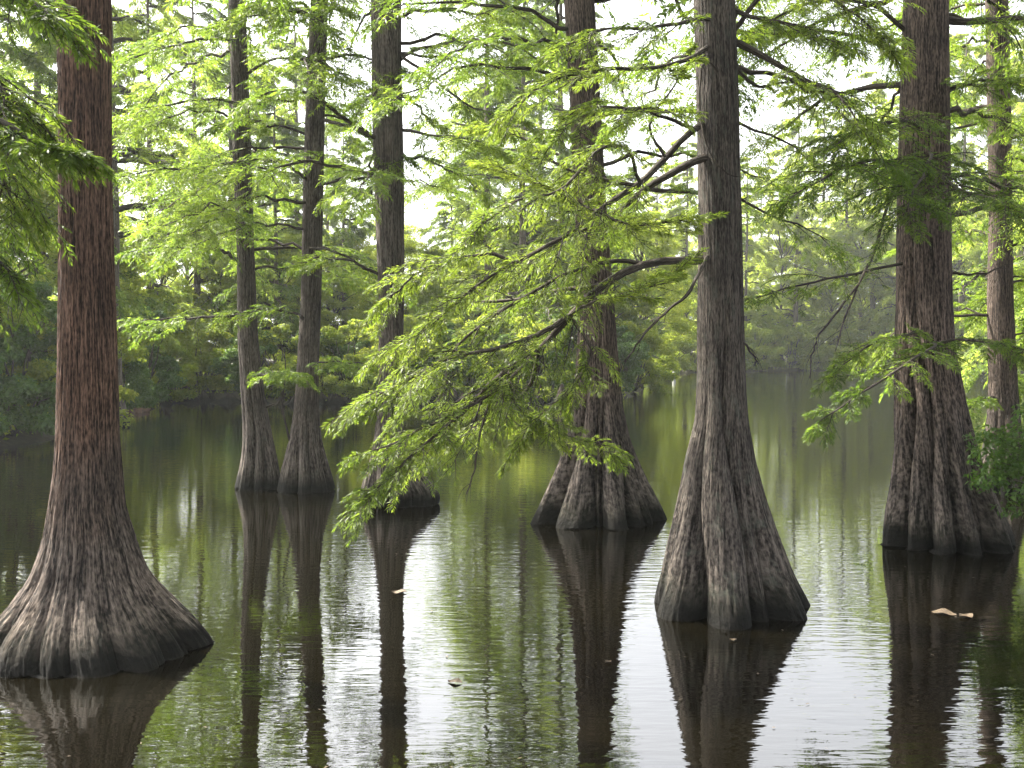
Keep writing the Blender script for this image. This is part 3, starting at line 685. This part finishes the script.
h2 = N(nt, 'ShaderNodeMath', operation='MULTIPLY'); L(nt, h3.outputs[0], h2.inputs[0]); L(nt, sc_.outputs[0], h2.inputs[1])
bp = N(nt, 'ShaderNodeBump'); bp.inputs['Strength'].default_value = 1.0; bp.inputs['Distance'].default_value = .0038; L(nt, h2.outputs[0], bp.inputs['Height'])
pb = N(nt, 'ShaderNodeBsdfPrincipled'); pb.inputs['Base Color'].default_value = (.0022, .0018, .0008, 1); pb.inputs['Roughness'].default_value = .0
pb.inputs['IOR'].default_value = 1.95; pb.inputs['Specular IOR Level'].default_value = .5
L(nt, bp.outputs[0], pb.inputs['Normal']); L(nt, pb.outputs[0], out.inputs[0])
mb = MB(); S_ = 600
mb.add([(-S_, -20, 0), (S_, -20, 0), (S_, 300, 0), (-S_, 300, 0)], [(0, 1, 2, 3)])
wt = mb.build('water', m); tag(wt, 'still dark pond water with small ripples mirroring the trees', None, None, 'structure')

# ------------------------------------------------------------------ the woods: (pixel x, depth, prototype, scale)
woods = []      # (kind, px, Y, proto, scale, area)
def W(kind, area, lst):
    for px, Y, pr, s in lst: woods.append((kind, area, px, Y, pr, s))
W('c', 'left', [(-10, 23, 2, 1.0), (112, 25, 1, 1.0), (40, 27, 0, 1.0), (80, 33, 2, 1.05), (150, 38, 0, 1.0),
    (196, 42, 3, .95), (233, 44, 1, 1.0), (276, 40, 2, .9), (298, 48, 1, 1.0), (345, 44, 2, .85), 
    (260, 58, 3, 1.0), (330, 60, 0, .95)])
W('c', 'mid', [(490, 41, 0, 1.15), (520, 39.5, 3, 1.05), (452, 47, 2, .75), (560, 45, 1, 1.1), (590, 43, 2, .9), (540, 56, 3, 1.25), (475, 60, 0, 1.15), (380, 52, 2, .8), (628, 52, 2, .75)])
W('b', 'left', [(5, 22, 1, .75), (75, 28, 1, .65), (140, 36, 1, .6), (185, 47, 0, .75), (250, 48, 1, .85), (310, 45, 1, .75), (50, 38, 0, .8), (165, 41, 0, .5), (220, 42, 1, .55), (280, 41, 0, .5), (335, 40, 1, .55)])
W('b', 'mid', [(365, 46, 1, .75), (420, 44, 1, .7), (465, 46, 1, .72), (515, 47, 1, .8), (560, 42, 1, .62), (605, 41, 1, .75), (395, 41, 0, .5), (440, 41, 1, .5), (490, 41.5, 0, .5), (540, 41, 1, .5), (640, 47, 0, .72), (390, 62, 0, .75), (500, 65, 0, .8), (575, 60, 0, .9)])
W('c', 'far', [(655, 84, 0, 1.0), (685, 80, 2, 1.1), (715, 86, 3, 1.0), (745, 79, 2, 1.0), (768, 84, 0, .95), (795, 78.5, 2, 1.05), (822, 86, 3, .9), (845, 80, 0, 1.0),
    (872, 84, 2, 1.2), (898, 79, 1, 1.0), (930, 82, 3, 1.1), (960, 78, 0, 1.1), (990, 82, 2, 1.2), (1025, 76, 3, 1.1), (1060, 80, 0, 1.1),
    (670, 98, 1, .95), (760, 100, 1, .95), (810, 104, 3, .9), (860, 100, 3, 1.05), (915, 98, 1, 1.1), (1000, 100, 3, 1.2), (1045, 96, 1, 1.2)])
W('b', 'far', [(650, 78.5, 1, .8), (700, 79, 1, .8), (730, 82, 1, 1.0), (780, 80.5, 1, .85), (830, 80, 1, .75), (860, 83, 0, .9), (905, 84, 1, 1.1), (945, 80, 1, .9), (975, 84, 0, .9), (1010, 79, 1, 1.0), (1040, 84, 0, 1.0),
    (735, 95, 0, 1.1), (790, 96, 0, 1.05), (840, 98, 0, 1.1), (890, 96, 0, 1.2), (650, 96, 0, 1.1), (700, 100, 0, 1.1)])
W('c', 'right', [(1075, 17, 3, .9), (1110, 24, 0, 1.0), (1060, 33, 2, 1.0), (1100, 45, 1, 1.0), (1085, 60, 3, 1.1)])
W('s', 'left', [(-35, 20.5, 0, 1.1), (5, 21, 0, 1.15), (38, 22.5, 0, 1.0), (60, 25, 1, 1.1), (112, 30, 0, .95), (140, 32.5, 0, 1.1), (158, 37, 1, 1.0), (200, 40, 1, 1.2), (225, 38, 1, .9), (255, 37, 0, .9), (285, 36.5, 1, 1.1), (318, 37, 0, .85), (350, 36.5, 1, 1.1)])
W('s', 'mid', [(378, 37.5, 0, .9), (405, 37, 1, 1.2), (440, 37.5, 0, 1.0), (475, 37.5, 1, 1.2), (505, 38, 0, 1.0), (535, 37.5, 1, 1.2), (560, 38, 0, 1.15), (590, 38, 0, 1.0), (612, 38.5, 0, 1.0), (632, 40, 1, 1.2)])
W('s', 'far', [(646, 75, 0, 1.2), (668, 77, 0, 1.3), (690, 76, 0, 1.0), (712, 78, 0, 1.4), (735, 78, 1, 1.3), (752, 79, 0, 1.5), (772, 79.5, 0, 1.3), (790, 80, 1, 1.5), (812, 80, 0, 1.2), (838, 80, 1, 1.4), (866, 79.5, 0, 1.3), (893, 79.5, 1, 1.5), (960, 77, 0, 1.4), (985, 75, 1, 1.4), (1012, 74, 0, 1.3)])

landm = [(-200, 60, 'left of the reddish trunk'), (60, 118, 'behind the big reddish trunk'), (118, 235, 'between reddish and twin trunks'),
         (235, 325, 'behind the twin slim trunks'), (325, 405, 'behind the collared trunk'), (405, 565, 'between collared and centre trunks'),
         (565, 640, 'behind the centre trunk'), (640, 745, 'behind the fluted grey trunk'), (745, 890, 'between fluted and stout right trunks'),
         (890, 960, 'behind the stout right trunk'), (960, 1300, 'at the right edge')]
kindn = {'c': 'cypress', 'b': 'broadleaf tree', 's': 'shrub'}
arean = {'left': 'on the left bank', 'mid': 'on the middle bank', 'far': 'on the far shore', 'right': 'on the right bank'}
prot = {'c': PC, 'b': PB, 's': PS}
cats = {'c': 'cypress tree', 'b': 'tree', 's': 'shrub'}
buckets = {}
for w_i, (k, area, px, Yd, pr, s) in enumerate(woods):
    lm_ = next(i for i, (a_, b_, _) in enumerate(landm) if a_ <= px < b_)
    buckets.setdefault((k, area, lm_), []).append(w_i)
ordn = ['first', 'second', 'third', 'fourth', 'fifth', 'sixth', 'seventh', 'eighth', 'ninth']
labels = {}
for (k, area, lm_), ids in buckets.items():
    ids.sort(key=lambda i: woods[i][2])
    for n_, i in enumerate(ids):
        if len(ids) == 1: pre = {'c': 'lone feathery', 'b': 'lone rounded', 's': 'lone low leafy'}[k]
        elif n_ == 0: pre = 'leftmost'
        elif n_ == len(ids) - 1: pre = 'rightmost'
        elif len(ids) == 3: pre = 'middle'
        else: pre = ordn[n_] + ' from left'
        labels[i] = f"{pre} {kindn[k]} {arean[area]} {landm[lm_][2]}" if 'from left' not in pre else f"{kindn[k]} {pre} {arean[area]} {landm[lm_][2]}"
used = set()
rw = random.Random(5)
def place(k, pr, loc, rz, sc, label, group):
    base = prot[k][pr]
    if id(base) not in used: used.add(id(base)); o = base
    else: o = copy_tree(base)
    o.location = loc; o.rotation_euler = (0, 0, rz); o.scale = sc
    tag(o, label, cats[k], group)
    return o
for i, (k, area, px, Yd, pr, s) in enumerate(woods):
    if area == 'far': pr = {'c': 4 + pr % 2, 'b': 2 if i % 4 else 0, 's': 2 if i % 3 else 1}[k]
    if k == 's' or (area == 'far' and Yd < 90):
        ys = np.arange({'left': 15, 'mid': 30, 'far': 55}[area], 95, .25)
        if k == 's' and area == 'left' and px < 70: ys = np.arange(18, 95, .25)
        sdv = lake_sd((px - 512) / F * ys, ys); wet_ = np.nonzero((sdv < 0) & (ys < Yd + 3))[0]
        edge = ys[wet_[-1]] if len(wet_) else Yd - 1
        if k == 's': Yd = edge + .9 + .5 * (i % 3)
        else: Yd = edge + 2.0 + (Yd - 78) * .9 if Yd > 78 else edge + 2.0
        if area == 'far' and k != 's' and px > 770: s *= 1.28
    x = (px - 512) / F * Yd; y = Yd
    z = float(land_z(np.array([x]), np.array([y]))[0])
    z = max(z, -.25)
    h = s * rw.uniform(.93, 1.07)
    place(k, pr, (x, y, z - .03), rw.uniform(0, 6.28), (s, s, h), labels[i], {'c': 'cypresses in the woods round the water', 'b': 'broadleaf trees in the woods round the water', 's': 'shrubs along the banks'}[k])

# ------------------------------------------------------------------ leafy bush overhanging at the right edge
def leafy_bush(label, c, rad, n, rg, lL, lW, base):
    w, l = MB(), MB()
    for k in range(60):
        d = nrm(rg.normal(0, 1, 3)); p1 = c + d * rad * rg.uniform(.3, 1.05)
        p0 = np.array(base); s = np.linspace(0, 1, 8)[:, None]
        path = p0 + (p1 - p0) * s + Z * np.sin(s * 3.1) * .15
        tubes(w, path[None], np.linspace(.012, .003, 8)[None], 4)
        blob_leaves(l, p1, np.array([.17, .17, .08]), n // 60, rg, lL, lW)
    e = empty('bush', base); tag(e, label, 'bush')
    w.build('stems', B_LIMB, e, origin=base, vec=True); l.build('foliage', M_BUSH, e, smooth=False, origin=base, rnd=True)
leafy_bush('low dark bush with small broad leaves leaning over the water at the right edge', P(1036, 462, 9.0), np.array([.58, .5, .5]), 4200, np.random.default_rng(5), .055, .03, (6.2, 9.3, .0))

# near foliage reaching in at the upper left from a cypress outside the picture
rootL = np.array([-5.2, 5.0, 0.1])
eL = empty('bald_cypress', rootL); tag(eL, 'cypress outside the left edge, its dark green boughs hanging in at upper left', 'cypress tree')
mbt = MB(); axL = straight_trunk(mbt, 16, .22, .5, np.random.default_rng(9), sides=40)
o_ = mbt.build('trunk', B_GREY, eL, vec=True)
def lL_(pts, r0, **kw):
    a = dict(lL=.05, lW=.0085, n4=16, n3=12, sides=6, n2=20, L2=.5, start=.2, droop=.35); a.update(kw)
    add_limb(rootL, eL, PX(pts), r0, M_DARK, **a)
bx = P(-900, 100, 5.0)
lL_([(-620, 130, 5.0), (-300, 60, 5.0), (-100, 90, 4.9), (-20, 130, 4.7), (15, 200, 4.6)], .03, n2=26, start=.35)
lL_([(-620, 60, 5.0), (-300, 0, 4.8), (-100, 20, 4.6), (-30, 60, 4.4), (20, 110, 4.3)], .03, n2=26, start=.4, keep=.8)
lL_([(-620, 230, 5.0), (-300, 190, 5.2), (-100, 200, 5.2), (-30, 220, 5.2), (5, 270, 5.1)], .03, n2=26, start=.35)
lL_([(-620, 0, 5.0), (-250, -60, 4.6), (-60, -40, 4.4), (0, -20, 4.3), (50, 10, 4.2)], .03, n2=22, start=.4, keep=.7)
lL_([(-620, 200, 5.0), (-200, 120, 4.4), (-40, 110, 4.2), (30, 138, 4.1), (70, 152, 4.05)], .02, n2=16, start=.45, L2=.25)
upper_crown(rootL, eL, lambda z: (axL(z)[0] + rootL, axL(z)[1]), 4.6, 15, 24, 3.2, M_MID, np.random.default_rng(97))

# ------------------------------------------------------------------ knees, stumps, log, drift
def knee_mesh(H, r, seed, parent=None, name='cypress_knee'):
    rg = np.random.default_rng(seed); n, m_ = 16, 22
    z = np.linspace(-.25, 1, n); th = np.arange(m_) / m_ * 2 * np.pi
    prof = r * (1 - np.clip(z, 0, 1)) ** .75 * (1 + .9 * np.exp(-np.clip(z, 0, 1) * 5)) + r * .12
    prof[-1] = .002
    RR = prof[:, None] * (1 + .2 * np.cos(5 * th + rg.uniform(0, 6))[None] + .15 * rg.normal(0, .5, (n, m_)))
    lx = rg.normal(0, .15)
    v = np.stack([RR * np.cos(th) + (z * lx * H)[:, None], RR * np.sin(th), (z * H)[:, None] + 0 * RR], -1)
    vec = np.stack([np.cos(th)[None] * .3 + 0 * RR, np.sin(th)[None] * .3 + 0 * RR, (z * H)[:, None] + 0 * RR], -1)
    idx = np.arange(n * m_).reshape(n, m_); a = idx[:-1]; b = np.roll(a, -1, 1); c = idx[1:]; d = np.roll(c, -1, 1)
    mb = MB(); mb.add(v, np.stack([a, b, d, c], -1), vec=vec)
    return mb.build(name, M_KNEE, vec=True)
def knee(px, py, H, r, seed, label, group=None, name='cypress_knee', cat='knee'):
    o = knee_mesh(H, r, seed, name=name); o.location = G(px, py); tag(o, label, cat, group)
knee(175, 402, 1.0, .5, 1, 'dark broad conical cypress stump standing in the far cove', name='stump', cat='stump')
knee(205, 401.5, .42, .13, 2, 'taller pointed knee of the pair in the far cove', 'knees in the cove')
knee(211.5, 401, .32, .12, 3, 'shorter pointed knee of the pair in the far cove', 'knees in the cove')
knee(228, 402.5, .33, .3, 4, 'low rounded dark knee left of the twin slim trunks', 'knees in the cove')
rk = random.Random(8)
for k in range(34):
    px = 262 + k * 10.6 + rk.uniform(-3, 3)
    knee(px, 402.8 + rk.uniform(-.6, 1.6), rk.uniform(.25, .7), rk.uniform(.1, .26), 30 + k, 'dark woody knee or root crowded along the middle bank edge', 'dark knees along the middle bank edge')
def log_(label, p0, p1, r, mat=M_DEAD):
    p0, p1 = np.array(p0), np.array(p1)
    s = np.linspace(0, 1, 14)[:, None]; rg = np.random.default_rng(7)
    path = p0 + (p1 - p0) * s + rg.normal(0, r * .3, (14, 3))
    mb = MB(); rad = np.full(14, r) * (1 - .4 * s[:, 0]); rad[0] *= .3; rad[-1] *= .2
    tubes(mb, path[None], rad[None], 12)
    o = mb.build('log', mat, None, origin=p0, vec=True); o.location = p0; tag(o, label, 'log')
log_('reddish fallen log lying at the edge of the left bank', G(118, 414), G(150, 411.5) + Z * .08, .14)
log_('pale fallen log lying along the far shore', P(870, 371, 76), P(925, 372, 75), .12)
# pale marker post on the far water
mb = MB(); tubes(mb, np.array([[(0, 0, -.3), (0, 0, .5), (0, 0, .52)]]), np.array([[.11, .10, .002]]), 12)
o = mb.build('post', M_POST); o.location = G(674, 378); tag(o, 'short pale post standing in the water near the far shore', 'post')
# small sapling twigs between the twin trunks
def stick(label, pts, r):
    path = PX(pts, 14, .01); mb = MB(); tubes(mb, path[None], np.linspace(r, r * .4, 14)[None], 6)
    o = mb.build('stick', B_LIMB, None, origin=path[0], vec=True); o.location = path[0]; tag(o, label, 'stick')
stick('thin bent sapling stem rising between the twin slim trunks', [(290, 442, 13.6), (285, 420, 13.6), (282, 400, 13.7), (286, 375, 13.7), (284, 350, 13.8)], .016)
stick('short slanting stick leaning on the left twin trunk', [(266, 408, 13.9), (275, 403, 13.7), (284, 397, 13.6)], .016)
# floating leaf litter
def float_leaf(px, py, L_, label, seed):
    rg = np.random.default_rng(seed); p = G(px, py)
    n = 9; t = np.linspace(0, 1, n); w = .32 * L_ * np.sin(np.pi * t) ** .8
    cup = .06 * L_ * np.cos(t * 7 + seed)
    top = np.stack([(t - .5) * L_, w, .012 + cup + .05 * L_], -1); mid = np.stack([(t - .5) * L_, 0 * t, .006 + cup * .4], -1); bot = np.stack([(t - .5) * L_, -w, .012 + cup], -1)
    v = np.concatenate([top, mid, bot]); v[:, 2] = np.maximum(v[:, 2], .004); idx = np.arange(3 * n).reshape(3, n)
    mb = MB(); mb.add(v, np.stack([idx[:-1, :-1], idx[:-1, 1:], idx[1:, 1:], idx[1:, :-1]], -1))
    o = mb.build('floating_leaf', M_FLOAT); o.location = p; o.rotation_euler = (0, 0, rg.uniform(-.6, .6)); tag(o, label, 'leaf')
float_leaf(944, 614, .17, 'large curled dry leaf floating in the reflection of the stout right trunk', 3)
float_leaf(966, 617, .13, 'smaller dry leaf touching the right end of the large floating one', 5)
float_leaf(399, 593, .12, 'tan dry leaf floating in the reflection of the collared trunk', 1)
float_leaf(455, 683, .09, 'small brown leaf floating near the bottom left of centre', 2)
float_leaf(608, 663, .05, 'tiny leaf floating in the reflection of the centre trunk', 4)
float_leaf(733, 641, .05, 'tiny leaf floating in front of the fluted trunk base', 6)

rg = np.random.default_rng(303); n_ = 2600
fx, fy = rg.uniform(-14, 24, n_), 3.2 + 60 * rg.random(n_) ** 1.7
cl = vnoise(fx / 40 + .5, fy * .35, 22, 9); ok = (lake_sd(fx, fy) < -.1) & (cl > .45) & (np.abs(fx / fy) < .62); fx, fy = fx[ok], fy[ok]
lt = MB(); a_ = rg.uniform(0, 6.28, len(fx)); d_ = np.stack([np.cos(a_), np.sin(a_), 0 * a_], -1); w_3 = np.stack([-np.sin(a_), np.cos(a_), .02 + 0 * a_], -1)
sz = rg.uniform(.012, .034, len(fx)) * (1 + fy / 40)
leaves(lt, np.stack([fx, fy, np.full(len(fx), .006)], -1), d_, w_3, sz, sz * rg.uniform(.15, .5, len(fx)))
fl = lt.build('floating_litter', M_FLOAT, smooth=False, rnd=True); tag(fl, 'fine specks of needles and leaf litter floating on the pond', None, None, 'stuff')

# ------------------------------------------------------------------ light, world, camera
AZ, EL = R(-60), R(50)
w = bpy.data.worlds.new('World'); scn.world = w; w.use_nodes = True; nt = w.node_tree
sky = nt.nodes.new('ShaderNodeTexSky'); sky.sky_type = 'NISHITA'; sky.sun_disc = False
sky.sun_elevation = EL; sky.sun_rotation = AZ; sky.dust_density = 6.0; sky.air_density = 1.0; sky.ozone_density = 1.0
hs = nt.nodes.new('ShaderNodeHueSaturation'); hs.inputs['Saturation'].default_value = .2; nt.links.new(sky.outputs[0], hs.inputs['Color'])
nt.links.new(hs.outputs[0], nt.nodes['Background'].inputs[0]); nt.nodes['Background'].inputs[1].default_value = .15
mh = bpy.data.materials.new('haze_air'); mh.use_nodes = True; hn = mh.node_tree; hn.nodes.clear()
ho = hn.nodes.new('ShaderNodeOutputMaterial'); pv = hn.nodes.new('ShaderNodeVolumePrincipled')
pv.inputs['Color'].default_value = (.9, .95, .92, 1); pv.inputs['Density'].default_value = .0005; pv.inputs['Anisotropy'].default_value = .3
hn.links.new(pv.outputs[0], ho.inputs['Volume'])
mb = MB(); bx0, bx1, by0, by1, bz0, bz1 = -910, 910, -310, 1510, -3, 30
vv = [(x, y, z) for z in (bz0, bz1) for y in (by0, by1) for x in (bx0, bx1)]
mb.add(vv, [(0, 2, 3, 1), (4, 5, 7, 6), (0, 1, 5, 4), (2, 6, 7, 3), (0, 4, 6, 2), (1, 3, 7, 5)])
hz = mb.build('haze', mh, smooth=False); tag(hz, 'thin bright morning haze hanging over the pond', None, None, 'stuff')
sl = bpy.data.lights.new('sun', 'SUN'); sl.energy = 4.8; sl.angle = R(.55); sl.color = (1, .93, .80)
so = bpy.data.objects.new('sun', sl); link(so)
from mathutils import Vector
dv = Vector((math.sin(AZ) * math.cos(EL), math.cos(AZ) * math.cos(EL), math.sin(EL)))
so.rotation_euler = dv.to_track_quat('Z', 'Y').to_euler(); so.location = (0, 0, 30)
cam = bpy.data.cameras.new('camera'); co = bpy.data.objects.new('camera', cam); link(co)
cam.sensor_width = 36; cam.lens = 36 * F / 1024; cam.clip_end = 4000; cam.clip_start = .05
co.location = (0, 0, CAMZ); co.rotation_euler = (math.pi / 2 - PITCH, 0, 0)
scn.camera = co
vs = scn.view_settings; vs.view_transform = 'Standard'; vs.look = 'None'; vs.gamma = 1; vs.exposure = 2.5
scn.cycles.max_bounces = 8; scn.cycles.transmission_bounces = 6; scn.cycles.diffuse_bounces = 6; scn.cycles.glossy_bounces = 3
